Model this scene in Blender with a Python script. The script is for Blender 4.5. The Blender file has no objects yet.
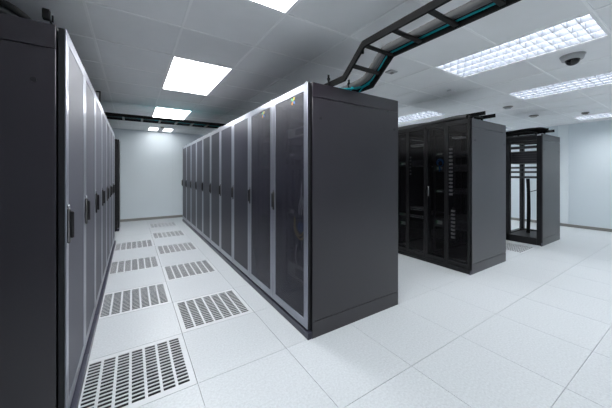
import bpy, bmesh, math, random
from mathutils import Vector, Matrix
random.seed(7)
PI = math.pi
C = bpy.context.scene.collection
GX, GY, T = 0.329, 1.703, 0.6          # tile grid origin and pitch (floor and ceiling share it)
HC = 2.40                              # ceiling height

# ------------------------------------------------------------------ materials
def mat(name, base=(.8, .8, .8), rough=.5, metal=0.0, spec=.5, noise=None, bump=None, coat=0):
    m = bpy.data.materials.new(name); m.use_nodes = True
    nt = m.node_tree; b = nt.nodes['Principled BSDF']
    b.inputs['Base Color'].default_value = (*base, 1)
    b.inputs['Roughness'].default_value = rough
    b.inputs['Metallic'].default_value = metal
    b.inputs['Specular IOR Level'].default_value = spec
    if coat:
        b.inputs['Coat Weight'].default_value = coat; b.inputs['Coat Roughness'].default_value = .12
    if noise or bump:
        tc = nt.nodes.new('ShaderNodeTexCoord')
    if noise:
        scale, lo, hi, detail = noise
        n = nt.nodes.new('ShaderNodeTexNoise'); n.inputs['Scale'].default_value = scale
        n.inputs['Detail'].default_value = detail; n.inputs['Roughness'].default_value = .7
        nt.links.new(tc.outputs['Object'], n.inputs['Vector'])
        r = nt.nodes.new('ShaderNodeMapRange')
        r.inputs['From Min'].default_value = .3; r.inputs['From Max'].default_value = .7
        r.inputs['To Min'].default_value = lo; r.inputs['To Max'].default_value = hi
        nt.links.new(n.outputs['Fac'], r.inputs['Value'])
        mx = nt.nodes.new('ShaderNodeVectorMath'); mx.operation = 'SCALE'
        mx.inputs[0].default_value = base
        nt.links.new(r.outputs['Result'], mx.inputs['Scale'])
        nt.links.new(mx.outputs['Vector'], b.inputs['Base Color'])
    if bump:
        scale, st = bump
        n2 = nt.nodes.new('ShaderNodeTexNoise'); n2.inputs['Scale'].default_value = scale
        nt.links.new(tc.outputs['Object'], n2.inputs['Vector'])
        bp = nt.nodes.new('ShaderNodeBump'); bp.inputs['Strength'].default_value = st
        bp.inputs['Distance'].default_value = .002
        nt.links.new(n2.outputs['Fac'], bp.inputs['Height'])
        nt.links.new(bp.outputs['Normal'], b.inputs['Normal'])
    return m

def mesh_mat(name, base, opening, rough=.45, metal=0.0):
    """perforated sheet steel: the share of open holes falls as one looks along the sheet"""
    m = mat(name, base, rough, metal)
    nt = m.node_tree; b = nt.nodes['Principled BSDF']; out = nt.nodes['Material Output']
    lw = nt.nodes.new('ShaderNodeLayerWeight'); lw.inputs['Blend'].default_value = .5
    r = nt.nodes.new('ShaderNodeMapRange')
    r.inputs['From Min'].default_value = 0.0; r.inputs['From Max'].default_value = .9
    r.inputs['To Min'].default_value = opening; r.inputs['To Max'].default_value = 0.0
    nt.links.new(lw.outputs['Facing'], r.inputs['Value'])
    tr = nt.nodes.new('ShaderNodeBsdfTransparent')
    mx = nt.nodes.new('ShaderNodeMixShader')
    nt.links.new(r.outputs['Result'], mx.inputs['Fac'])
    nt.links.new(b.outputs['BSDF'], mx.inputs[1]); nt.links.new(tr.outputs['BSDF'], mx.inputs[2])
    nt.links.new(mx.outputs['Shader'], out.inputs['Surface'])
    return m

def emit(name, col, st):
    m = bpy.data.materials.new(name); m.use_nodes = True
    nt = m.node_tree; nt.nodes.remove(nt.nodes['Principled BSDF'])
    e = nt.nodes.new('ShaderNodeEmission'); e.inputs['Color'].default_value = (*col, 1)
    e.inputs['Strength'].default_value = st
    nt.links.new(e.outputs['Emission'], nt.nodes['Material Output'].inputs['Surface'])
    return m

M = dict(
    floor=mat('raised_floor_laminate', (.60, .63, .652), .32, spec=.45, noise=(75, .84, 1.08, 4)),
    subfloor=mat('concrete_void_shade', (.035, .036, .038), .9, noise=(6, .8, 1.1, 2)),  # colour darkened to give the shade of the underfloor void
    grille=mat('painted_grille_steel', (.64, .66, .68), .38),
    ceiling=mat('ceiling_panel_white', (.885, .893, .90), .42, spec=.5, noise=(3, .98, 1.02, 2)),
    tbar=mat('ceiling_grid_white', (.97, .975, .98), .5),
    wall=mat('wall_panel_pale_blue', (.72, .79, .83), .42, spec=.5, noise=(.8, .98, 1.02, 2)),
    strip=mat('wall_strip_white', (.84, .9, .93), .45),
    base=mat('skirting_brown_grey', (.27, .265, .25), .4, metal=.3),
    black=mat('black_powder_coat', (.030, .028, .034), .42, spec=.5, bump=(600, .08)),
    side=mat('side_panel_powder_coat', (.0165, .0128, .0180), .30, spec=.75, bump=(500, .1)),
    side_lit=mat('side_panel_coat_lit', (.036, .034, .040), .36, spec=.75, bump=(500, .1)),  # side coat lightened, light on the right-hand end panels put into the colour
    frame=mat('rack_frame_black', (.010, .010, .012), .45, spec=.35),
    stile=mat('door_stile_grey_metal', (.29, .30, .345), .28, metal=.7),
    plinth=mat('plinth_blue_black', (.030, .030, .052), .35),
    leafframe=mat('door_leaf_black', (.010, .010, .011), .4, spec=.35),
    mesh=mesh_mat('perforated_door_sheet', (.036, .036, .054), 1.0, .42, .4),
    mesh_a=mesh_mat('perforated_door_sheet_grey', (.085, .085, .11), .5, .55, .2),
    mesh_b=mesh_mat('fine_black_door_sheet', (.008, .008, .010), .88, .35),
    handle=mat('handle_black_plastic', (.010, .010, .011), .3),
    chrome=mat('handle_silver', (.55, .56, .58), .25, metal=.9),
    ladder=mat('ladder_black_steel', (.005, .005, .0055), .7, spec=.12),
    rung=mat('ladder_rung_steel', (.010, .010, .010), .6, spec=.3),
    rung_lit=mat('ladder_rung_lit', (.25, .27, .28), .4, metal=.4),  # rung steel with the light its underside catches painted in
    hose=mat('grey_conduit', (.13, .13, .132), .6, spec=.25),
    blackcable=mat('black_cable_sheath', (.009, .009, .010), .6, spec=.25),
    teal=mat('teal_cable_sheath', (.0, .36, .42), .4),
    yellow=mat('yellow_cable_sheath', (.62, .50, .06), .45),
    blue=mat('blue_cable_sheath', (.02, .16, .50), .4),
    whitecable=mat('white_cable_sheath', (.7, .7, .72), .5),
    green=mat('sticker_green', (.1, .5, .15), .4), red=mat('sticker_orange', (.75, .3, .05), .4),
    server=mat('server_faceplate', (.07, .072, .08), .4, metal=.2),
    silver=mat('server_silver', (.5, .51, .53), .4, metal=.3),
    paleunit=mat('pale_unit_plastic', (.65, .66, .68), .4),
    led=emit('led_green', (.1, 1, .3), .35),
    lampframe=mat('lamp_frame_white', (.85, .86, .87), .35),
    reflect=mat('lamp_reflector', (.80, .84, .88), .3),
    fin_long=mat('louvre_blue_grey', (.085, .10, .125), .4, metal=0),
    fin_cross=mat('louvre_white', (.16, .175, .20), .4),
    opal=emit('opal_diffuser', (.95, .975, 1.0), 15.0),
    lamp=emit('fluorescent_panel', (.95, .975, 1.0), 14.5),
    pane=emit('small_lamp_pane', (.95, .975, 1.0), 6.5),
    domewhite=mat('camera_housing_grey', (.45, .46, .47), .4),
    dome=mat('camera_dome_smoked', (.012, .012, .014), .08),
    beige=mat('detector_beige', (.42, .41, .38), .5),
    detgrey=mat('detector_dark_grey', (.2, .2, .19), .5),
)

# ------------------------------------------------------------------ mesh builder
class MB:
    def __init__(s): s.bm = bmesh.new(); s.mats = []
    def mi(s, m):
        if m not in s.mats: s.mats.append(m)
        return s.mats.index(m)
    def box(s, x0, x1, y0, y1, z0, z1, m, bev=0):
        i = s.mi(m)
        r = bmesh.ops.create_cube(s.bm, size=1)
        vs = r['verts']
        for v in vs:
            v.co = Vector(((x0 + x1) / 2 + v.co.x * (x1 - x0), (y0 + y1) / 2 + v.co.y * (y1 - y0), (z0 + z1) / 2 + v.co.z * (z1 - z0)))
        fs = {f for v in vs for f in v.link_faces}
        for f in fs: f.material_index = i
        if bev:
            es = list({e for v in vs for e in v.link_edges})
            rr = bmesh.ops.bevel(s.bm, geom=es, offset=bev, segments=2, affect='EDGES', profile=.5)
            for f in rr['faces']: f.material_index = i; f.smooth = True
        return s
    def quad(s, pts, m):
        f = s.bm.faces.new([s.bm.verts.new(p) for p in pts]); f.material_index = s.mi(m); return s
    def cyl(s, p0, p1, r0, m, r1=None, seg=16, smooth=True):
        p0, p1 = Vector(p0), Vector(p1); r1 = r0 if r1 is None else r1
        d = (p1 - p0).normalized()
        a = d.orthogonal().normalized(); b = d.cross(a)
        i = s.mi(m)
        A = [s.bm.verts.new(p0 + (a * math.cos(t) + b * math.sin(t)) * r0) for t in [2 * PI * k / seg for k in range(seg)]]
        B = [s.bm.verts.new(p1 + (a * math.cos(t) + b * math.sin(t)) * r1) for t in [2 * PI * k / seg for k in range(seg)]]
        for k in range(seg):
            f = s.bm.faces.new([A[k], A[(k + 1) % seg], B[(k + 1) % seg], B[k]]); f.material_index = i; f.smooth = smooth
        for L in (A[::-1], B):
            f = s.bm.faces.new(L); f.material_index = i
        return s
    def tube(s, pts, r, m, seg=8, sub=4, ribbed=0):
        P = [Vector(p) for p in pts]
        if sub > 1 and len(P) > 2:                       # Catmull-Rom
            Q = []
            E = [P[0] * 2 - P[1]] + P + [P[-1] * 2 - P[-2]]
            for k in range(1, len(E) - 2):
                for j in range(sub):
                    t = j / sub
                    a, b, c, d = E[k - 1], E[k], E[k + 1], E[k + 2]
                    Q.append(.5 * ((2 * b) + (c - a) * t + (2 * a - 5 * b + 4 * c - d) * t * t + (3 * b - a - 3 * c + d) * t ** 3))
            Q.append(P[-1]); P = Q
        i = s.mi(m); rings = []; up = Vector((0.13, .21, 1)).normalized()
        for k, p in enumerate(P):
            d = (P[min(k + 1, len(P) - 1)] - P[max(k - 1, 0)]).normalized()
            a = d.cross(up)
            a = (d.orthogonal() if a.length < .05 else a).normalized(); b = d.cross(a)
            rr = r * (1 + (ribbed if k % 2 else 0))
            rings.append([s.bm.verts.new(p + (a * math.cos(2 * PI * j / seg) + b * math.sin(2 * PI * j / seg)) * rr) for j in range(seg)])
        for A, B in zip(rings, rings[1:]):
            for j in range(seg):
                f = s.bm.faces.new([A[j], A[(j + 1) % seg], B[(j + 1) % seg], B[j]]); f.material_index = i; f.smooth = True
        for L in (rings[0][::-1], rings[-1]):
            f = s.bm.faces.new(L); f.material_index = i
        return s
    def build(s, name, parent=None, loc=None):
        bmesh.ops.recalc_face_normals(s.bm, faces=s.bm.faces[:])
        me = bpy.data.meshes.new(name); s.bm.to_mesh(me); s.bm.free()
        for m in s.mats: me.materials.append(M[m])
        o = bpy.data.objects.new(name, me); C.objects.link(o)
        if parent: o.parent = parent
        if loc: o.location = loc
        return o

def tag(o, label, cat, group=None):
    o['label'] = label; o['category'] = cat
    if group: o['group'] = group
    elif 'group' in o: del o['group']
    return o
def thing(name, loc, rz=0):
    o = bpy.data.objects.new(name, None); C.objects.link(o); o.empty_display_size = .1
    o.location = loc; o.rotation_euler = (0, 0, rz); return o
def copy_tree(o, parent=None):
    c = o.copy(); C.objects.link(c); c.parent = parent
    for ch in list(o.children): copy_tree(ch, c)
    return c
def struct(o): o['kind'] = 'structure'; return o

# ------------------------------------------------------------------ room shell
X0, X1, Y0, Y1 = -2.65, 8.60, -3.40, 8.42
GRILLES = [(-1, 0), (-1, 2), (-1, 4), (-1, 6), (0, 1), (0, 3), (0, 5), (0, 7), (0, 9), (8, 0)]
b = MB()
i0 = math.floor((X0 - GX) / T); i1 = math.ceil((X1 - GX) / T); j0 = math.floor((Y0 - GY) / T); j1 = math.ceil((Y1 - GY) / T)
g = .0012
for i in range(i0, i1):
    for j in range(j0, j1):
        if (i, j) in GRILLES: continue
        xa, xb = max(GX + i * T + g, X0), min(GX + (i + 1) * T - g, X1)
        ya, yb = max(GY + j * T + g, Y0), min(GY + (j + 1) * T - g, Y1)
        if xb - xa < .01 or yb - ya < .01: continue
        b.box(xa, xb, ya, yb, -.03, 0, 'floor')
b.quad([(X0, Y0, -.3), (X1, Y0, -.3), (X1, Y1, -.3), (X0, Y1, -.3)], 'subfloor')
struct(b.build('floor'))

LAMPS = {}
def lampcells(ix, jy, n=2): return [(ix, jy + k) for k in range(n)]
LIST = [('A0', 0, -2), ('A1', 0, 2), ('A2', 0, 6), ('R1', 4, -2), ('R2', 7, -2), ('R3', 12, -2), ('R0', 7, 2),
        ('F2', 4, -6), ('F3', 7, -6), ('F4', 12, -6), ('F5', 4, 2), ('F6', 4, 6), ('F7', 7, 6), ('F8', 12, 2), ('F9', 12, 6)]
holes = set()
for n, i, j in LIST: holes |= set(lampcells(i, j))
holes |= {(0, 10)}
b = MB()
for i in range(i0, i1):
    for j in range(j0, j1):
        xa, xb = max(GX + i * T, X0), min(GX + (i + 1) * T, X1)
        ya, yb = max(GY + j * T, Y0), min(GY + (j + 1) * T, Y1)
        if xb - xa < .01 or yb - ya < .01: continue
        if (i, j) in holes:
            continue
        b.box(xa, xb, ya, yb, HC, HC + .015, 'ceiling')
w = .009
for i in range(i0 + 1, i1):
    for j in range(j0, j1):
        if (i, j) in holes and (i - 1, j) in holes: continue
        x = GX + i * T; ya, yb = max(GY + j * T, Y0), min(GY + (j + 1) * T, Y1)
        if yb - ya < .01: continue
        b.box(x - w, x + w, ya + w, yb - w, HC - .005, HC + .0, 'tbar')
for j in range(j0 + 1, j1):
    for i in range(i0, i1):
        if (i, j) in holes and (i, j - 1) in holes: continue
        y = GY + j * T; xa, xb = max(GX + i * T, X0), min(GX + (i + 1) * T, X1)
        if xb - xa < .01: continue
        b.box(xa, xb, y - w, y + w, HC - .005, HC + .0, 'tbar')
# slab above the panels closes the void
b.quad([(X0, Y0, HC + .25), (X0, Y1, HC + .25), (X1, Y1, HC + .25), (X1, Y0, HC + .25)], 'subfloor')
struct(b.build('ceiling'))

def wallbox(name, xa, xb, ya, yb):
    b = MB(); b.box(xa, xb, ya, yb, -.32, HC + .26, 'wall'); return struct(b.build(name))
wallbox('wall_left', X0 - .12, X0, Y0, Y1)
wallbox('wall_front', X0 - .12, X1 + .12, Y0 - .12, Y0)
# back and right walls are made of wide panels with fine shadow joints
b = MB()
b.box(X0 - .12, X1 + .12, Y1 + .012, Y1 + .12, -.32, HC + .26, 'subfloor')
x = X0
while x < X1 - .01:
    xe = min(x + 1.2, X1); b.box(x + .0004, xe - .0004, Y1, Y1 + .012, -.3, HC + .2, 'wall'); x = xe
struct(b.build('wall_back'))
b = MB()
b.box(X1 + .012, X1 + .12, Y0, Y1, -.32, HC + .26, 'subfloor')
y = Y0
while y < Y1 - .01:
    ye = min(y + 1.2, Y1); b.box(X1, X1 + .012, y + .0004, ye - .0004, -.3, HC + .2, 'wall'); y = ye
struct(b.build('wall_right'))
b = MB(); b.box(X1 - .014, X1, 1.98, 2.16, .07, HC - .005, 'strip', .003); struct(b.build('trim_1'))
for nm, bx in (('baseboard_back', (X0, X1, Y1 - .014, Y1)), ('baseboard_right', (X1 - .014, X1, Y0, Y1 - .014)),
               ('baseboard_left', (X0, X0 + .014, Y0, Y1 - .014)), ('baseboard_front', (X0 + .014, X1 - .014, Y0, Y0 + .014))):
    b = MB(); b.box(*bx, 0, .065, 'base', .002); struct(b.build(nm))

# ------------------------------------------------------------------ floor grilles
def make_grille():
    b = MB(); n, rows = 7, 16
    L = T / 2 - .002; bd = .040; t = .003
    bx = .026; cw = (2 * L - 2 * bx) / n; rw = (2 * L - 2 * bd) / rows
    xs = [-L]; ys = [-L]
    for k in range(n): xs += [-L + bx + k * cw + .0075, -L + bx + (k + 1) * cw - .0075]
    for k in range(rows): ys += [-L + bd + k * rw + rw * .16, -L + bd + (k + 1) * rw - rw * .16]
    xs.append(L); ys.append(L)
    i = b.mi('grille'); bm = b.bm
    V = {(a, c, z): bm.verts.new((x, y, z)) for a, x in enumerate(xs) for c, y in enumerate(ys) for z in (0, -t)}
    solid = lambda a, c: 0 <= a < len(xs) - 1 and 0 <= c < len(ys) - 1 and not (a % 2 == 1 and c % 2 == 1)
    for a in range(len(xs) - 1):
        for c in range(len(ys) - 1):
            if not solid(a, c): continue
            bm.faces.new([V[a, c, 0], V[a + 1, c, 0], V[a + 1, c + 1, 0], V[a, c + 1, 0]])
            bm.faces.new([V[a, c, -t], V[a, c + 1, -t], V[a + 1, c + 1, -t], V[a + 1, c, -t]])
            for (da, dc, p, q) in ((-1, 0, (a, c), (a, c + 1)), (1, 0, (a + 1, c), (a + 1, c + 1)), (0, -1, (a, c), (a + 1, c)), (0, 1, (a, c + 1), (a + 1, c + 1))):
                if not solid(a + da, c + dc):
                    bm.faces.new([V[p[0], p[1], 0], V[q[0], q[1], 0], V[q[0], q[1], -t], V[p[0], p[1], -t]])
    return b.build('floor_grille')
gr = make_grille()
lab = ['large foreground slotted floor grille beside the left cabinet row, nearest of all',
       'slotted floor grille beside the left cabinet row, second from the camera there',
       'slotted floor grille beside the left cabinet row, third from the camera there',
       'slotted floor grille beside the left cabinet row, farthest from the camera there',
       'slotted floor grille beside the middle cabinet row, nearest of its five',
       'slotted floor grille beside the middle cabinet row, second nearest of its five',
       'slotted floor grille beside the middle cabinet row, third of its five',
       'slotted floor grille beside the middle cabinet row, fourth of its five',
       'slotted floor grille beside the middle cabinet row, nearest the back wall',
       'slotted floor grille in front of the open rack on the right']
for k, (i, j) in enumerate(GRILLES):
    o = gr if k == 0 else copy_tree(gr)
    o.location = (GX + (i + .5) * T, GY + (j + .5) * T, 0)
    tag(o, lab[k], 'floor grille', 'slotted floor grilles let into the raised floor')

# ------------------------------------------------------------------ ceiling lamps
def make_lamp(ly=1.2, cross=15, name='ceiling_light'):
    r = thing(name, (0, 0, 0)); a, c = T / 2 - .002, ly / 2 - .002; f = .018; dep = .07
    b = MB()   # trim flange and recess walls
    for s in (-1, 1):
        b.box(s * a - (f if s > 0 else 0), s * a + (0 if s > 0 else f), -c, c, -.006, dep, 'lampframe')
        b.box(-a + f, a - f, s * c - (f if s > 0 else 0), s * c + (0 if s > 0 else f), -.006, dep, 'lampframe')
    b.build('light_frame', r)
    b = MB(); b.box(-a + f, a - f, -c + f, c - f, dep - .004, dep, 'lamp'); b.build('light_panel', r)
    b = MB()
    A, B_ = a - f, c - f
    for s in (-1, 1):
        xa, xb = sorted((s * A, s * (A - .003))); b.box(xa, xb, -B_, B_, .0, .06, 'fin_long')
        xa, xb = sorted((s * B_, s * (B_ - .003))); b.box(-A + .004, A - .004, xa, xb, .0, .06, 'fin_cross')
    for k in (1, 2, 3):
        x = -A + 2 * A * k / 4; b.box(x - .004, x + .004, -B_, B_, -.002, .0, 'lampframe'); b.box(x - .0025, x + .0025, -B_, B_, .0005, .052, 'fin_long')
    for k in range(1, cross):
        y = -B_ + 2 * B_ * k / cross
        for m_ in range(4):
            xa = -A + 2 * A * m_ / 4 + .003; xb = -A + 2 * A * (m_ + 1) / 4 - .003
            b.box(xa, xb, y - .0018, y + .0018, -.001, .052, 'fin_cross')
    b.build('louvre', r)
    return r
lamp0 = make_lamp()
def make_opal(ly=1.2):
    r = thing('ceiling_light', (0, 0, 0)); a, c = T / 2 - .002, ly / 2 - .002; f = .018
    b = MB()
    for s in (-1, 1):
        b.box(s * a - (f if s > 0 else 0), s * a + (0 if s > 0 else f), -c, c, -.006, .05, 'lampframe')
        b.box(-a + f, a - f, s * c - (f if s > 0 else 0), s * c + (0 if s > 0 else f), -.006, .05, 'lampframe')
    b.build('light_frame', r)
    b = MB(); b.box(-a + f, a - f, -c + f, c - f, -.009, .01, 'opal', .003); b.build('light_panel', r)
    return r
opal0 = make_opal()
LL = {'A0': 'bright recessed ceiling light at the top edge, only its corner in view',
      'A1': 'large bright recessed ceiling light above the aisle between the cabinet rows',
      'A2': 'smaller looking bright ceiling light just beyond the black ladder crossing the aisle',
      'R1': 'long louvred ceiling light at upper right, above the dome camera',
      'R2': 'louvred ceiling light at the right edge, below the dome camera',
      'R3': 'slim louvred ceiling light at the far right near the pale wall',
      'R0': 'louvred ceiling light seen between the middle row and the second row of cabinets'}
for k, (n, i, j) in enumerate(LIST):
    src = opal0 if i == 0 else lamp0
    o = src if n in ('A0', 'R1') else copy_tree(src)
    o.location = (GX + (i + .5) * T, GY + (j + 1) * T, HC)
    if n in LL: tag(o, LL[n], 'ceiling light', 'bright panel lights above the aisle' if i == 0 else 'recessed louvred ceiling lights')
    else: tag(o, 'recessed ceiling light outside the view', 'ceiling light', 'ceiling lights not seen from here')
# small lamp near the back wall: two bright panes with a grey bar between
r = thing('ceiling_light', (GX + .5 * T, GY + 10.5 * T, HC)); a = T / 2 - .002
b = MB()
for s in (-1, 1):
    b.box(s * a - (.03 if s > 0 else 0), s * a + (0 if s > 0 else .03), -a, a, -.006, .06, 'lampframe')
    b.box(-a + .03, a - .03, s * a - (.03 if s > 0 else 0), s * a + (0 if s > 0 else .03), -.006, .06, 'lampframe')
b.box(-.065, .065, -a + .03, a - .03, -.004, .06, 'lampframe')
b.build('light_frame', r)
for s in (-1, 1):
    b = MB(); xa, xb = sorted((s * .066, s * (a - .03))); b.box(xa, xb, -a + .03, a - .03, -.002, .03, 'pane'); b.build('light_panel', r)
tag(r, 'small square ceiling light with two bright panes next to the back wall', 'ceiling light')

# ------------------------------------------------------------------ server cabinets
HR = 1.948
def base_frame(root, D, W, H, mt='frame', foot=.10, open_back=False, solid_top=True):
    b = MB(); x0, x1, y0, y1 = 0, D, -W / 2 + .001, W / 2 - .001; p = .045
    for (xa, ya) in ((x0, y0), (x0, y1 - p), (x1 - p, y0), (x1 - p, y1 - p)):
        b.box(xa, xa + p, ya, ya + p, foot, H - .03, mt)
    for ya in (y0, y1 - p):
        b.box(x0 + p, x1 - p, ya, ya + p, foot, foot + .04, mt); b.box(x0 + p, x1 - p, ya, ya + p, H - .07, H - .03, mt)
    for xa in (x0, x1 - p):
        b.box(xa, xa + p, y0 + p, y1 - p, foot, foot + .04, mt); b.box(xa, xa + p, y0 + p, y1 - p, H - .07, H - .03, mt)
    b.build('rack_frame', root)
    for xr in (.10, D - .14):                                   # equipment rails with square holes
        for s in (-1, 1):
            b = MB(); yy = s * .238
            b.box(xr, xr + .03, min(yy, yy + s * .02), max(yy, yy + s * .02), foot + .04, H - .07, 'black')
            b.build('mounting_rail', root)
    b = MB(); b.box(x0, x1, y0, y1, H - .03, H, 'black', .004); b.build('top_panel', root)
    b = MB(); b.box(x0 + .045, x1 - .045, y0 + .045, y1 - .045, foot, foot + .008, mt); b.build('bottom_panel', root)

def side_panel(root, D, H, W, s, locks=True, mt='side'):
    """end panel: recessed field between top cap and foot strip, two round latches"""
    y = s * W / 2; ya, yb = sorted((y, y + s * .014)); yc, yd = sorted((y, y + s * .010))
    b = MB()
    b.box(0, D, ya, yb, .128, H - .115, mt, .002)
    b.box(.0, .022, yc, yd, .0, H, mt)
    b.box(0, D, ya, yb, H - .110, H - .001, mt, .002)
    b.box(0, D, ya, yb, .0, .123, mt, .002)
    b.box(-.038, 0, yc, yd, .0, .052, 'plinth')
    o = b.build('side_panel', root)
    for xx, zz in ((.075, H - .27), (D - .055, H - .28)):
        b = MB(); b.cyl((xx, y + s * .012, zz), (xx, y + s * .019, zz), .011, 'handle'); b.build('latch', o)
    return o

def front_handle(parent, x, y, z, m='handle'):
    b = MB()
    b.box(x - .012, x, y - .014, y + .014, z - .085, z + .085, m, .006)
    b.box(x - .026, x - .010, y - .009, y + .009, z - .06, z + .07, m, .006)
    b.cyl((x - .008, y, z + .094), (x, y, z + .094), .008, 'chrome' if m == 'handle' else m, seg=12)
    return b.build('handle', parent)

def make_cabinet(meshm='mesh', D=.99, W=.6, H=HR, plf=.0, stile='stile', grip=True):
    """cabinet with one perforated door; local x = 0 is the body's front, the door stands at x < 0"""
    r = thing('server_cabinet', (0, 0, 0))
    base_frame(r, D, W, H)
    b = MB(); b.box(-.038 - plf, D, -W / 2 + .001, W / 2 - .001, 0, .052, 'plinth', .003); b.box(.0, D, -W / 2 + .02, W / 2 - .02, .052, .10, 'frame')
    b.build('plinth', r)
    y0, y1 = -W / 2 + .003, W / 2 - .003; xa, xb = -.036, -.006; sw, zb, zt = .052, .072, H - .004
    b = MB()
    for (p0, p1, m_, e) in ((xa, -.028, stile, .003), (-.0279, xb, 'frame', 0)):
        b.box(p0, p1, y0, y0 + sw, zb, zt, m_, e)
        b.box(p0, p1, y1 - sw, y1, zb, zt, m_, e)
        b.box(p0, p1, y0 + sw - .004, y1 - sw + .004, zt - .058, zt, m_, e)
        b.box(p0, p1, y0 + sw - .004, y1 - sw + .004, zb, zb + .066, m_, e)
    d = b.build('door', r)
    b = MB(); b.box(-.0335, -.032, y0 + sw - .001, y1 - sw + .001, zb + .065, zt - .057, meshm); b.build('door_mesh', d)
    if grip: front_handle(d, xa, y1 - .022, 1.0)
    # small hinge caps that catch the light at the door top
    b = MB(); b.box(xa - .002, xb, y0 + .004, y0 + .03, zt - .001, zt + .010, 'chrome' if grip else 'frame', .003); b.build('hinge_cap', d)
    b = MB()
    b.box(D, D + .022, y0, y1, .10, zt, 'frame', .003); b.build('rear_door', r)
    return r
def sticker(parent, y, z, x=-.034):
    b = MB(); s = .025
    for k, m in enumerate(('green', 'yellow', 'blue', 'red')):
        a = PI / 4 + k * PI / 2; c, d_ = math.cos(a), math.sin(a)
        P = [Vector((0, 0)), Vector((math.cos(a - .5), math.sin(a - .5))) * s * 1.25, Vector((c, d_)) * s * 1.5, Vector((math.cos(a + .35), math.sin(a + .35))) * s * 1.1]
        fr = [b.bm.verts.new((x - .001, y + p.x, z + p.y)) for p in P]; bk = [b.bm.verts.new((x, y + p.x, z + p.y)) for p in P]
        i = b.mi(m)
        for F in (fr, bk[::-1]): b.bm.faces.new(F).material_index = i
        for q in range(4): b.bm.faces.new([fr[q], bk[q], bk[(q + 1) % 4], fr[(q + 1) % 4]]).material_index = i
    return b.build('maker_sticker', parent)

# middle row (faces -x): ten cabinets
ORD = ['nearest', 'second', 'third', 'fourth', 'fifth', 'sixth', 'seventh', 'eighth', 'ninth', 'tenth']
protoB = make_cabinet('mesh', D=.99)
ROWB = []
for k in range(10):
    o = protoB if k == 0 else copy_tree(protoB)
    o.location = (1.147, GY + (k + .5) * T, 0); ROWB.append(o)
bl = ['black cabinet at the near corner of the middle row, its wide side panel in view',
      'black cabinet second from the near end of the middle row, cables behind its door',
      'dark mesh door cabinet third from the near end of the middle row',
      'dark mesh door cabinet fourth from the near end of the middle row',
      'dark mesh door cabinet fifth from the near end of the middle row',
      'dark mesh door cabinet sixth from the near end of the middle row',
      'dark mesh door cabinet seventh from the near end of the middle row',
      'dark mesh door cabinet third from the far end of the middle row',
      'dark mesh door cabinet last but one in the middle row',
      'dark mesh door cabinet at the far end of the middle row']
for o, l in zip(ROWB, bl): tag(o, l, 'server cabinet', 'server cabinets in the middle row')
side_panel(ROWB[0], .99, HR, T, -1); side_panel(ROWB[-1], .99, HR, T, 1)
for o in ROWB[:2]:
    d = [c for c in o.children if c.name.startswith('door')][0]
    sticker(d, -.3 + .22, HR - .10)

# left row (faces +x): seven cabinets and a lone one further on
protoA = make_cabinet('mesh_a', D=.99, plf=.018)
ROWA = []
for k in range(7):
    o = protoA if k == 0 else copy_tree(protoA)
    o.rotation_euler = (0, 0, PI); o.location = (-.300, GY + (k + .5) * T, 0); ROWA.append(o)
al = ['tall black cabinet filling the left edge, its dark side panel facing the camera',
      'grey mesh door cabinet second from the camera in the left row',
      'grey mesh door cabinet third from the camera in the left row',
      'grey mesh door cabinet fourth from the camera in the left row',
      'grey mesh door cabinet fifth from the camera in the left row',
      'grey mesh door cabinet sixth from the camera in the left row',
      'grey mesh door cabinet at the far end of the left row']
for o, l in zip(ROWA, al): tag(o, l, 'server cabinet', 'server cabinets in the left row')
side_panel(ROWA[0], .99, HR, T, 1); side_panel(ROWA[-1], .99, HR, T, -1)
lone = make_cabinet('frame', D=.99, H=1.99, stile='frame', grip=False)
lone.rotation_euler = (0, 0, PI); lone.location = (-.275, GY + 9.5 * T, 0)
side_panel(lone, .99, 1.99, T, 1, mt='frame'); side_panel(lone, .99, 1.99, T, -1, mt='frame')
tag(lone, 'narrow looking black cabinet standing alone past the far end of the left row', 'server cabinet')

# second row (faces -x): two cabinets with split doors
def make_split(D=.955, W=.6, H=1.938):
    r = thing('network_cabinet', (0, 0, 0)); base_frame(r, D, W, H)
    b = MB(); b.box(-.03, D, -W / 2 + .001, W / 2 - .001, 0, .05, 'frame', .003); b.box(0, D, -W / 2 + .02, W / 2 - .02, .05, .10, 'frame'); b.build('plinth', r)
    for s in (-1, 1):
        ya, yb = sorted((s * .002, s * (W / 2 - .003))); zb, zt = .06, H - .004; xa, xb = -.026, -.004; sw = .026
        b = MB()
        b.box(xa, xb, ya, ya + sw, zb, zt, 'leafframe', .004); b.box(xa, xb, yb - sw, yb, zb, zt, 'leafframe', .004)
        b.box(xa, xb, ya + sw - .004, yb - sw + .004, zt - .05, zt, 'leafframe', .004); b.box(xa, xb, ya + sw - .004, yb - sw + .004, zb, zb + .05, 'leafframe', .004)
        d = b.build('door', r)
        b = MB(); b.box(-.016, -.0145, ya + sw, yb - sw, zb + .05, zt - .05, 'mesh_b'); b.build('door_mesh', d)
        if s > 0: 
            b = MB(); b.box(xa - .02, xa, yb - .06, yb - .036, .94, 1.07, 'chrome', .005); b.cyl((xa - .006, yb - .048, .92), (xa, yb - .048, .92), .008, 'chrome', seg=10)
            b.build('handle', d)
    b = MB(); b.box(D, D + .02, -W / 2 + .003, W / 2 - .003, .1, H - .004, 'frame', .003); b.build('rear_door', r)
    return r
s0 = make_split(); s1 = copy_tree(s0)
ROWC = [s0, s1]
for k, o in enumerate(ROWC): o.location = (3.53, GY + (k + .5) * T, 0)
tag(s0, 'black split door cabinet at the near end of the right row, side panel in view', 'server cabinet', 'split door cabinets in the right row')
tag(s1, 'black split door cabinet half hidden behind the near corner of the middle row', 'server cabinet', 'split door cabinets in the right row')
side_panel(s0, .955, 1.938, T, -1, mt='side_lit'); side_panel(s1, .955, 1.938, T, 1, mt='side_lit')

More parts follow.
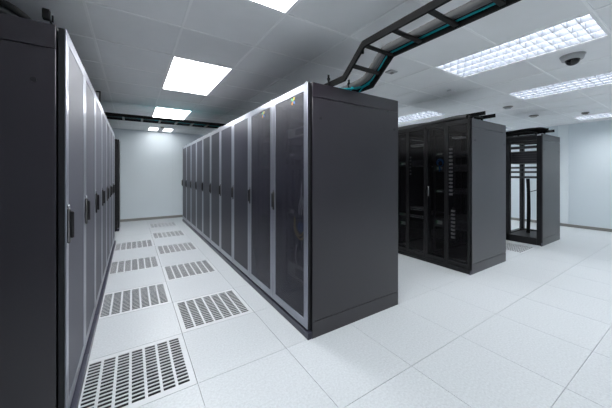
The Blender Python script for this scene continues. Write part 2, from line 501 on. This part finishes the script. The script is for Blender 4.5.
# open rack by the right wall
DO = .90
op = thing('open_rack', (5.92, GY + .3, 0)); W = .6; H = 1.938; p = .07
b = MB()
for xa in (0, DO - p):
    for ya in (-W / 2, W / 2 - p):
        b.box(xa, xa + p, ya - (.06 if xa == 0 and ya > 0 else 0), ya + p, .0, H - .03, 'frame', .003)
    b.box(xa, xa + p, -W / 2 + p, W / 2 - p, 0, .12, 'frame'); b.box(xa, xa + p, -W / 2 + p, W / 2 - p, H - .10, H - .03, 'frame')
for ya in (-W / 2, W / 2 - p):
    b.box(p, DO - p, ya, ya + p, 0, .12, 'frame'); b.box(p, DO - p, ya, ya + p, H - .10, H - .03, 'frame')
b.build('rack_frame', op)
b = MB(); b.box(p, DO - p, -W / 2 + p, W / 2 - p, .085, .1, 'frame'); b.build('bottom_panel', op)
b = MB(); b.box(0, DO, -W / 2, W / 2, H - .03, H, 'black', .004); b.build('top_panel', op)
for xr in (.11, DO - .26):
    for s in (-1, 1):
        b = MB(); ya, yb = sorted((s * .215, s * .2299)); b.box(xr, xr + .03, ya, yb, .12, H - .1, 'frame'); b.build('mounting_rail', op)
side_panel(op, DO, H, W, -1, mt='side_lit')
b = MB(); b.box(-.004, .0, -W / 2 + .005, -W / 2 + .06, H - .028, H - .008, 'paleunit', .001); b.build('name_plate', op)
tag(op, 'open black equipment rack without doors standing before the right wall', 'rack')

# patch panels in the open rack
def patch_panel(h, n=24, name='patch_panel', fm='server'):
    r = thing(name, (0, 0, 0)); b = MB()
    b.box(-.004, 0, -.236, .236, 0, h, fm, .001)
    b.box(0, .06, -.21, .21, .004, h - .004, 'frame')
    b.build('face_plate', r)
    b = MB()
    for k in range(n):
        y = -.20 + .4 * k / (n - 1)
        b.box(-.006, -.004, y - .0055, y + .0055, h * .35, h * .7, 'handle')
    b.build('port_row', r)
    return r
zs = [(1.795, .050, 'topmost of the patch panels in the open rack'), (1.700, .050, 'second patch panel from the top of the open rack'),
      (1.338, .036, 'patch panel just under the tall black unit in the open rack'), (1.258, .036, 'last but one patch panel of the open rack'),
      (1.162, .040, 'lowest patch panel in the open rack, above its empty half')]
pp = patch_panel(.044)
for k, (z, h, l) in enumerate(zs):
    o = pp if k == 0 else copy_tree(pp)
    o.location = (5.92 + .105, GY + .3, z); o.scale = (1, 1, h / .044)
    tag(o, l, 'patch panel', 'patch panels in the open rack')
r = thing('network_switch', (5.92 + .105, GY + .3, 1.43))
b = MB(); b.box(0, .42, -.212, .212, 0, .225, 'frame', .003); b.box(-.004, 0, -.236, .236, 0, .225, 'server', .001); b.build('chassis', r)
for k in range(5):
    b = MB(); b.box(-.008, -.004, -.2, .2, .012 + .042 * k, .044 + .042 * k, 'black', .001); b.build('line_card', r)
tag(r, 'tall black network switch chassis in the upper half of the open rack', 'network switch')
# cables dropping at the back of the open rack
b = MB()
for k in range(6):
    yy = .035 + .009 * k
    b.tube([(5.92 + .52, GY + .3 + yy, 1.15), (5.92 + .54, GY + .3 + yy + .004 * math.sin(k), .9), (5.92 + .53, GY + .3 + yy - .01, .5), (5.92 + .53, GY + .3 + yy, .101)], .008, 'blackcable', 6, 5)
b.tube([(6.44, GY + .20, 1.13), (6.42, GY + .16, 1.05), (6.42, GY + .20, .95), (6.45, GY + .32, .9)], .006, 'blackcable', 6, 5)
tag(b.build('cable_bundle'), 'black cables hanging in the empty lower half of the open rack', 'cable')

# ------------------------------------------------------------------ equipment behind the mesh doors
def server(h, m='server', slots=10):
    r = thing('rack_server', (0, 0, 0)); b = MB()
    b.box(.0, .62, -.215, .215, 0, h, 'frame', .002); b.build('chassis', r)
    b = MB(); b.box(-.012, 0, -.236, .236, .001, h - .001, m, .002)
    for k in range(slots):
        y = -.2 + .3 * k / slots
        b.box(-.014, -.012, y, y + .3 / slots - .006, h * .2, h * .8, 'black')
    b.box(-.015, -.012, .12, .2, h * .3, h * .7, 'silver')
    b.build('bezel', r)
    b = MB(); b.box(-.016, -.015, .19, .196, h * .45, h * .62, 'led'); b.build('status_light', r)
    return r
def place_server(px, py, z, h, l, g, m='server'):
    o = server(h, m); o.location = (px, py, z); tag(o, l, 'server', g); return o
xb = 1.147 + .105; yb0 = GY + .3; yb1 = GY + .9
gB = 'servers behind the mesh doors of the middle row'
place_server(xb, yb0, 1.58, .088, 'topmost server behind the mesh door of the near corner cabinet', gB, 'silver')
place_server(xb, yb0, 1.40, .044, 'thin server high up in the near corner cabinet, under the topmost', gB)
place_server(xb, yb0, .86, .088, 'server at handle height in the near corner cabinet', gB)
place_server(xb, yb0, .30, .132, 'lowest server in the near corner cabinet, near the floor', gB, 'silver')
place_server(xb, yb1, 1.60, .044, 'topmost server in the second cabinet of the middle row', gB, 'silver')
place_server(xb, yb1, 1.42, .044, 'second server from the top in the second cabinet of the middle row', gB)
place_server(xb, yb1, 1.30, .044, 'third server from the top in the second cabinet of the middle row', gB, 'silver')
place_server(xb, yb1, .70, .088, 'lowest server in the second cabinet of the middle row', gB)

def cables(name, paths, r, m, l, cat='cable', seg=6):
    b = MB()
    for P in paths: b.tube(P, r, m, seg, 5)
    return tag(b.build(name), l, cat)
xf = 1.147 + .05
for nm, yc, l in (('cable_bundle', GY + .115, 'yellow cables hanging down inside the near corner cabinet of the middle row'),
                  ('cable_bundle', GY + .6 + .14, 'yellow cables hanging down inside the second cabinet of the middle row')):
    cables(nm, [[(xf, yc + .008 * k, 1.72 - .02 * k), (xf + .01, yc + .008 * k + .006, 1.45), (xf, yc + .008 * k - .004, 1.2), (xf + .01, yc + .006 * k, 1.02)] for k in range(4)], .0065, 'yellow', l)
cables('cable_bundle', [[(xf, GY + .22, 1.18), (xf, GY + .225, 1.08), (xf, GY + .22 + .028 * (k - 1.5), .98), (xf + .01, GY + .22 + .04 * (k - 1.5), .90)] for k in range(4)], .005, 'whitecable',
       'white cables fanning out at mid height inside the near corner cabinet')
cables('cable_loop', [[(xf, GY + .12, .86), (xf - .01, GY + .13, .78), (xf - .01, GY + .22, .70), (xf - .01, GY + .32, .76), (xf, GY + .34, .87)],
                      [(xf, GY + .14, .86), (xf - .01, GY + .15, .80), (xf - .01, GY + .23, .73), (xf - .01, GY + .31, .78), (xf, GY + .33, .87)]], .006, 'yellow',
       'yellow cable loop sagging below mid height inside the near corner cabinet')
cables('cable_bundle', [[(xf, GY + .16 + .03 * k, .84), (xf - .012, GY + .165 + .03 * k, .80), (xf, GY + .16 + .03 * k, .76)] for k in range(4)], .006, 'blue',
       'short blue cables within the yellow loop of the near corner cabinet')
cables('cable_bundle', [[(xf, GY + .16, .62), (xf, GY + .165, .52), (xf, GY + .155, .42)], [(xf, GY + .30, .64), (xf - .01, GY + .31, .55), (xf, GY + .30, .47)]], .006, 'whitecable',
       'pale cable ends low in the near corner cabinet of the middle row')
cables('cable_bundle', [[(xf, GY + .6 + .10 + .03 * k, .92), (xf - .012, GY + .705 + .03 * k, .90), (xf, GY + .70 + .03 * k, .87)] for k in range(4)], .007, 'teal',
       'short teal cables at mid height inside the second cabinet of the middle row')

# right row interiors: vertical cable organisers, units, blue loop
gC = 'servers behind the split doors of the right row'
xc = 3.53 + .105; yc0 = GY + .3; yc1 = GY + .9
place_server(xc, yc0, 1.50, .044, 'topmost server behind the split doors of the near right row cabinet', gC)
place_server(xc, yc0, 1.28, .088, 'upper middle server in the near right row cabinet', gC)
place_server(xc, yc0, .98, .044, 'mid height server in the near right row cabinet', gC)
place_server(xc, yc0, .50, .132, 'lowest server in the near right row cabinet', gC)
place_server(xc, yc1, 1.36, .088, 'upper server in the half hidden right row cabinet', gC)
place_server(xc, yc1, .58, .044, 'silver fronted server low in the half hidden right row cabinet', gC, 'silver')
place_server(xc, yc1, .40, .132, 'lowest server in the half hidden right row cabinet', gC)
def organiser(y, z0, z1, l):
    r = thing('cable_organiser', (3.53 + .035, y, z0)); b = MB(); h = z1 - z0
    b.box(.02, .026, -.022, .022, 0, h, 'server'); b.build('back_plate', r)
    b = MB(); n = int(h / .05)
    for k in range(n):
        z = .012 + k * .05
        for s in (-1, 1): b.box(.0, .02, s * .02 - .002, s * .02 + .002, z, z + .026, 'paleunit')
        b.box(-.002, .0, -.022, .022, z, z + .026, 'paleunit')
    b.build('finger_row', r)
    return tag(r, l, 'cable organiser')
organiser(GY + .275, .95, 1.62, 'tall grey cable organiser inside the near right row cabinet')
organiser(GY + .245, .38, .80, 'lower short cable organiser inside the near right row cabinet')
organiser(GY + .6 + .31, 1.22, 1.56, 'grey cable organiser inside the half hidden right row cabinet')
def small_unit(name, y, z, w, h, l, m='paleunit', cat='device'):
    b = MB(); b.box(3.53 + .05, 3.53 + .16, y - w / 2, y + w / 2, z, z + h, m, .004)
    b.box(3.53 + .046, 3.53 + .05, y - w / 2 + .01, y + w / 2 - .01, z + h * .3, z + h * .55, 'black')
    return tag(b.build(name), l, cat)
small_unit('label_unit', GY + .20, 1.715, .13, .022, 'thin pale strip near the top inside the near right row cabinet')
small_unit('power_unit', GY + .6 + .19, 1.655, .22, .03, 'thin pale device near the top of the half hidden right row cabinet')
small_unit('media_unit', GY + .6 + .2, .70, .20, .05, 'pale device below mid height in the half hidden right row cabinet')
cables('cable_loop', [[(3.565 - .0, GY + .42 + .045 * math.cos(t), 1.40 + .05 * math.sin(t)) for t in [k * PI / 5 - .6 for k in range(10)]] + [(3.566, GY + .40, 1.30)],
                      [(3.572, GY + .42 + .035 * math.cos(t), 1.39 + .04 * math.sin(t)) for t in [k * PI / 5 - .6 for k in range(10)]] + [(3.57, GY + .43, 1.28)]], .006, 'blue',
       'blue cable coil high inside the near right row cabinet')

# ------------------------------------------------------------------ cable ladders
def ladder(name, path, width, rungs, label, rm='rung', cross=False, top_z=None):
    """path: list of (s, z) along the run; rails either side; cross = run lies along x"""
    r = thing(name, (0, 0, 0)); hh, tt = .045, .018
    P = [Vector((0, s, z)) for s, z in path]
    cx = path_x
    def rail(xc):
        b = MB(); i = b.mi('ladder'); rings = []
        for k, p in enumerate(P):
            d0 = (P[k] - P[k - 1]).normalized() if k else (P[1] - P[0]).normalized()
            d1 = (P[k + 1] - P[k]).normalized() if k < len(P) - 1 else d0
            n0 = Vector((0, -d0.z, d0.y)); n1 = Vector((0, -d1.z, d1.y)); n = (n0 + n1); n = n / max(n.dot(n0), 1e-6)
            if n.z < 0 and abs(n.z) > .3: n = -n
            rings.append([b.bm.verts.new(Vector((xc + sx * tt / 2, 0, 0)) + p + n * sz * hh / 2) for sx, sz in ((-1, -1), (1, -1), (1, 1), (-1, 1))])
        for A, B in zip(rings, rings[1:]):
            for j in range(4): b.bm.faces.new([A[j], A[(j + 1) % 4], B[(j + 1) % 4], B[j]]).material_index = i
        b.bm.faces.new(rings[0][::-1]); b.bm.faces.new(rings[-1])
        return b
    for xc in (-width / 2, width / 2): rail(xc).build('side_rail', r)
    for (s, z, sl) in rungs:
        b = MB(); b.box(-width / 2 + tt / 2 - .001, width / 2 - tt / 2 + .001, -.015, .015, -.008, .008, rm, .002)
        o = b.build('rung', r); o.location = (0, s, z); o.rotation_euler = (sl, 0, 0)
    r.location = (cx, 0, 0)
    return r
path_x = 1.52; ZL = 2.165
rg = [(1.375 - .245 * k, ZL - .008, 0) for k in range(0, 13)] + [(1.50, 2.055, -math.atan2(.19, .20))]
L1 = ladder('cable_ladder', [(1.98, 1.985), (1.585, 1.985), (1.375, ZL), (-1.8, ZL)], .30, rg, '')
tag(L1, 'black cable ladder rising from the near corner cabinet and running overhead toward the camera', 'cable ladder')
for s in (-1.5, .5):
    b = MB(); b.cyl((s * .11, 1.76, 1.949), (s * .11, 1.76, 2.062), .009, 'ladder', seg=8); b.cyl((s * .11, 1.76, 2.02), (s * .11, 1.76, 2.035), .014, 'ladder', seg=6)
    b.box(s * .11 - .03, s * .11 + .03, 1.745, 1.775, 1.949, 1.958, 'ladder'); xe = -.15 if s < 0 else .15
    b.box(min(s * .11, xe), max(s * .11, xe), 1.745, 1.775, 1.975, 1.985, 'ladder')
    b.build('foot_bolt', L1)
for s in (-1, 1):
    b = MB(); b.cyl((s * .135, 1.40, ZL - .055), (s * .135, 1.40, ZL - .01), .009, 'ladder', seg=8); b.build('joint_bolt', L1)
b = MB()
def run(x, dz): return [(x, 1.90, 2.0 + dz), (x, 1.62, 2.01 + dz), (x, 1.50, 2.085 + dz), (x, 1.40, 2.17 + dz), (x, 1.28, ZL + .015 + dz), (x, 1.0, ZL + .02 + dz), (x, .6, ZL + .018 + dz), (x, 0, ZL + .02 + dz), (x, -.8, ZL + .02 + dz), (x, -1.75, ZL + .02 + dz)]
b.tube(run(1.594, .012), .022, 'hose', 10, 14, .06)
b.tube(run(1.625, .016), .020, 'hose', 10, 14, .06)
b.tube([(x, y, z) for (x, y, z) in run(1.640, .004)], .011, 'blackcable', 8, 5)
tag(b.build('conduit'), 'grey corrugated conduit lying along the overhead cable ladder', 'conduit')
b = MB()
for k, dx in enumerate((0, .007)): b.tube([(1.647 + dx, y, z) for (x, y, z) in run(0, -.008)], .0052, 'teal', 6, 5)
b.tube([(1.647, 1.90, 1.99), (1.60, 1.80, 1.97), (1.53, 1.74, 1.96), (1.44, 1.73, 1.958)], .008, 'teal', 6, 5)
b.tube([(1.65, 1.66, 2.01), (1.62, 1.72, 1.99), (1.56, 1.73, 1.975), (1.50, 1.74, 1.962)], .008, 'teal', 6, 5)
b.tube([(1.655, 1.60, 2.0), (1.66, 1.67, 1.99), (1.665, 1.72, 1.965), (1.672, 1.735, 1.957)], .007, 'teal', 6, 5)
b.tube([(1.60, 1.74, 2.03), (1.59, 1.73, 2.0), (1.57, 1.735, 1.965)], .009, 'teal', 6, 5)
tag(b.build('teal_cable'), 'teal cables along the overhead ladder, spilling onto the near corner cabinet', 'cable')

# ladder across the aisle
path_x = 0
rx = [(-.9 + .26 * k, 2.150, 0) for k in range(11)]
L2 = ladder('cable_ladder', [(-1.25, 2.165), (2.05, 2.165)], .34, rx, '', 'rung_lit')
L2.location = (0, 5.29, 0); L2.rotation_euler = (0, 0, -PI / 2)     # local +y now points along +x
for k, s in enumerate((-.75, 1.62)):
    for t_ in (-.12, .12):
        b = MB(); b.cyl((t_, s, 1.949), (t_, s, 2.143), .009, 'ladder', seg=8); b.box(t_ - .03, t_ + .03, s - .03, s + .03, 1.949, 1.957, 'ladder'); b.build('support_post', L2)
    b = MB(); b.box(-.165, .165, s - .012, s + .012, 2.128, 2.143, 'ladder'); b.build('support_bar', L2)
tag(L2, 'black cable ladder crossing high over the aisle between the left and middle rows', 'cable ladder')
b = MB()
for k in range(9):
    y = 5.15 + .033 * k; m = 'blackcable' if k not in (2, 5) else 'teal'
    b.tube([(-1.2 + .55 * q, y + .006 * math.sin(q * 2.1 + k), 2.174 + .003 * math.sin(q + k)) for q in range(6)] + [(2.0, y, 2.174)], .0145, m, 7, 3)
tag(b.build('cable_bundle'), 'black and teal cables lying on the ladder that crosses the aisle', 'cable')

# things on top of the left row
b = MB()
b.tube([(-.95, 1.85, 1.985), (-.70, 1.80, 2.03), (-.52, 1.78, 2.035), (-.43, 1.80, 1.995), (-.40, 1.95, 1.966)], .017, 'blackcable', 8, 6)
b.tube([(-.95, 1.90, 1.975), (-.68, 1.83, 2.01), (-.50, 1.80, 2.005), (-.42, 1.83, 1.972), (-.40, 2.05, 1.966)], .016, 'hose', 8, 6)
b.tube([(-.95, 1.95, 1.968), (-.72, 1.86, 1.985), (-.46, 1.84, 1.975), (-.38, 1.95, 1.966), (-.37, 2.15, 1.966)], .016, 'blackcable', 8, 6)
tag(b.build('cable_bundle'), 'thick black cables curving over the top of the nearest left cabinet', 'cable')
r = thing('cable_clamp', (-.325, 1.745, 1.949))
b = MB(); b.tube([(.004, 0, 0), (-.003, 0, .03), (-.012, 0, .06)], .0045, 'ladder', 8, 3); b.box(-.015, .02, -.012, .012, 0, .006, 'ladder'); b.build('stem', r)
b = MB(); b.box(-.032, -.004, -.014, .014, .035, .085, 'ladder', .005); b.build('jaw', r)
b = MB(); b.cyl((.004, 0, .03), (.004, 0, .062), .004, 'ladder', seg=8); b.build('screw', r)
tag(r, 'small black cable clamp sticking up from the nearest left cabinet', 'clamp')
r = thing('ladder_bracket', (-.33, 3.49, 1.949))
b = MB()
for xx in (.05, -.25): b.box(xx - .005, xx + .005, -.006, .006, 0, .15, 'ladder')
b.box(-.255, .055, -.006, .006, .142, .152, 'ladder'); b.box(.03, .062, -.02, .02, 0, .004, 'ladder'); b.box(-.27, -.23, -.02, .02, 0, .004, 'ladder')
b.build('bracket_frame', r)
tag(r, 'thin black upright bracket on top of the left row of cabinets', 'bracket')

# ladder and hoses on the right row
path_x = 3.80
L3 = ladder('cable_ladder', [(2.05, 2.0), (1.60, 2.0)], .27, [(1.97 - .22 * k, 1.995, 0) for k in range(2)], '')
for s in (-1, 1):
    for yy in (1.76, 2.0):
        b = MB(); b.box(s * .135 - .008, s * .135 + .008, yy - .012, yy + .012, 1.939, 1.978, 'ladder'); b.build('support_post', L3)
tag(L3, 'black cable ladder lying on top of the right row, its two rail ends sticking out', 'cable ladder')
b = MB()
for k in range(4):
    x = 3.58 + .036 * k
    b.tube([(x, 2.88, 1.966), (x + .01 * math.sin(k), 2.5, 1.968), (x, 2.25, 1.965 + .01 * (k % 2)), (x + .005, 2.05, 1.98 + .01 * (k % 2)), (x + .01, 1.88, 1.985 + .01 * (k % 2)), (x + .03, 1.76, 1.968)], .025, ('hose', 'blackcable')[k % 2], 8, 8, .05)
tag(b.build('cable_bundle'), 'grey and black hoses lying along the top front of the right row', 'cable')
b = MB(); b.cyl((3.565, 1.765, 1.939), (3.565, 1.765, 1.975), .008, 'ladder', seg=8); b.cyl((3.565, 1.765, 1.972), (3.565, 1.765, 1.984), .014, 'ladder', seg=6)
tag(b.build('lifting_eye'), 'small black bolt standing on the front corner of the near right row cabinet', 'bolt')

# ladder and cables on the open rack
path_x = 6.25
L4 = ladder('cable_ladder', [(2.45, 2.02), (1.66, 2.02)], .30, [(2.35 - .22 * k, 2.012, 0) for k in range(4)], '')
for s in (-1, 1):
    for yy in (1.80, 2.2):
        b = MB(); b.box(s * .15 - .008, s * .15 + .008, yy - .012, yy + .012, 1.939, 1.998, 'ladder'); b.build('support_post', L4)
tag(L4, 'short black cable ladder on top of the open rack', 'cable ladder')
b = MB()
for k in range(7):
    x = 6.13 + .034 * k
    b.tube([(x, 2.46, 2.045), (x, 2.25, 2.05 + .004 * (k % 3)), (x - .01, 2.0, 2.06 + .01 * (k % 2)), (x - .03, 1.82, 2.055 + .008 * (k % 3)), (x - .02, 1.72, 2.045)], .017, 'blackcable', 7, 4)
for k in range(3):
    b.tube([(5.96 + .04 * k, 2.28, 1.956), (5.97 + .04 * k, 2.1, 1.98), (5.99 + .04 * k, 1.9, 2.0), (6.0 + .04 * k, 1.80, 1.956)], .017, 'blackcable', 7, 4)
tag(b.build('cable_bundle'), 'heap of black cables on top of the open rack', 'cable')

# ------------------------------------------------------------------ ceiling devices
r = thing('ceiling_camera', (3.60, .80, HC + .001))
b = MB(); b.cyl((0, 0, -.004), (0, 0, 0), .095, 'domewhite', seg=32); b.cyl((0, 0, -.045), (0, 0, -.004), .078, 'domewhite', .092, seg=32); b.build('housing', r)
b = MB(); prev = None; i = b.mi('dome'); rings = []
for k in range(9):
    a = PI / 2 * k / 8; rr, zz = .055 * math.cos(a), -.045 - .052 * math.sin(a)
    rings.append([b.bm.verts.new((rr * math.cos(t), rr * math.sin(t), zz)) for t in [2 * PI * q / 24 for q in range(24)]] if k < 8 else [b.bm.verts.new((0, 0, zz))])
for A, B in zip(rings, rings[1:]):
    for q in range(24):
        f = b.bm.faces.new([A[q], A[(q + 1) % 24], B[(q + 1) % 24], B[q]] if len(B) > 1 else [A[q], A[(q + 1) % 24], B[0]]); f.smooth = True
b.build('dome', r)
tag(r, 'ceiling security camera with a dark smoked dome at upper right', 'security camera')
def detector(x, y, rad, m, l, ring):
    r = thing('smoke_detector', (x, y, HC))
    b = MB(); b.cyl((0, 0, -.012), (0, 0, 0), rad, m, seg=28); b.build('mounting_base', r)
    b = MB(); b.cyl((0, 0, -.034), (0, 0, -.012), rad * .62, ring, rad * .85, seg=28); b.build('sensor_cap', r)
    tag(r, l, 'smoke detector')
detector(5.44, 2.02, .072, 'beige', 'pale round smoke detector on the ceiling above the right row of cabinets', 'domewhite')
detector(6.70, 2.05, .075, 'detgrey', 'darker smoke detector on the ceiling directly above the open rack', 'beige')
detector(7.18, 1.42, .055, 'detgrey', 'small dark detector beside the slim light at the far right', 'detgrey')
detector(GX + .3, GY + 9.72 * T, .05, 'beige', 'tiny smoke detector in front of the small light by the back wall', 'beige')
r = thing('ceiling_sensor', (2.45, 2.03, HC))
b = MB(); b.box(-.055, .055, -.045, .045, -.012, 0, 'domewhite', .003); b.build('sensor_body', r)
b = MB(); b.box(-.005, .03, -.02, .02, -.018, -.012, 'detgrey', .002); b.build('sensor_window', r)
tag(r, 'small square grey sensor on the ceiling right of the rising cable ladder', 'sensor')
b = MB(); b.box(-.07, .07, -.03, .03, -.022, 0, 'lampframe', .004)
tag(b.build('ceiling_plate', None, (3.71, 2.04, HC)), 'small white blank plate on the ceiling left of the dome camera, above the right row', 'ceiling plate')

# ------------------------------------------------------------------ camera and view
w = bpy.data.worlds.new('world'); bpy.context.scene.world = w; w.use_nodes = True
w.node_tree.nodes['Background'].inputs['Color'].default_value = (.5, .55, .6, 1)
w.node_tree.nodes['Background'].inputs['Strength'].default_value = .0
cd = bpy.data.cameras.new('camera'); cam = bpy.data.objects.new('camera', cd); C.objects.link(cam)
cd.sensor_width = 36; cd.lens = 269.6 / 612 * 36; cd.shift_y = -(204 - 173.2) / 612; cd.clip_start = .02
cam.location = (0, 0, 1.2554); cam.rotation_euler = (PI / 2, 0, -.5725)
sc = bpy.context.scene; sc.camera = cam
sc.view_settings.view_transform = 'Standard'; sc.view_settings.look = 'None'
sc.view_settings.gamma = 1; sc.view_settings.use_curve_mapping = False
sc.view_settings.exposure = 0.47
sc.cycles.max_bounces = 10; sc.cycles.diffuse_bounces = 6; sc.cycles.glossy_bounces = 4; sc.cycles.transparent_max_bounces = 12
sc.cycles.use_denoising = True
sc.cycles.sample_clamp_indirect = 6
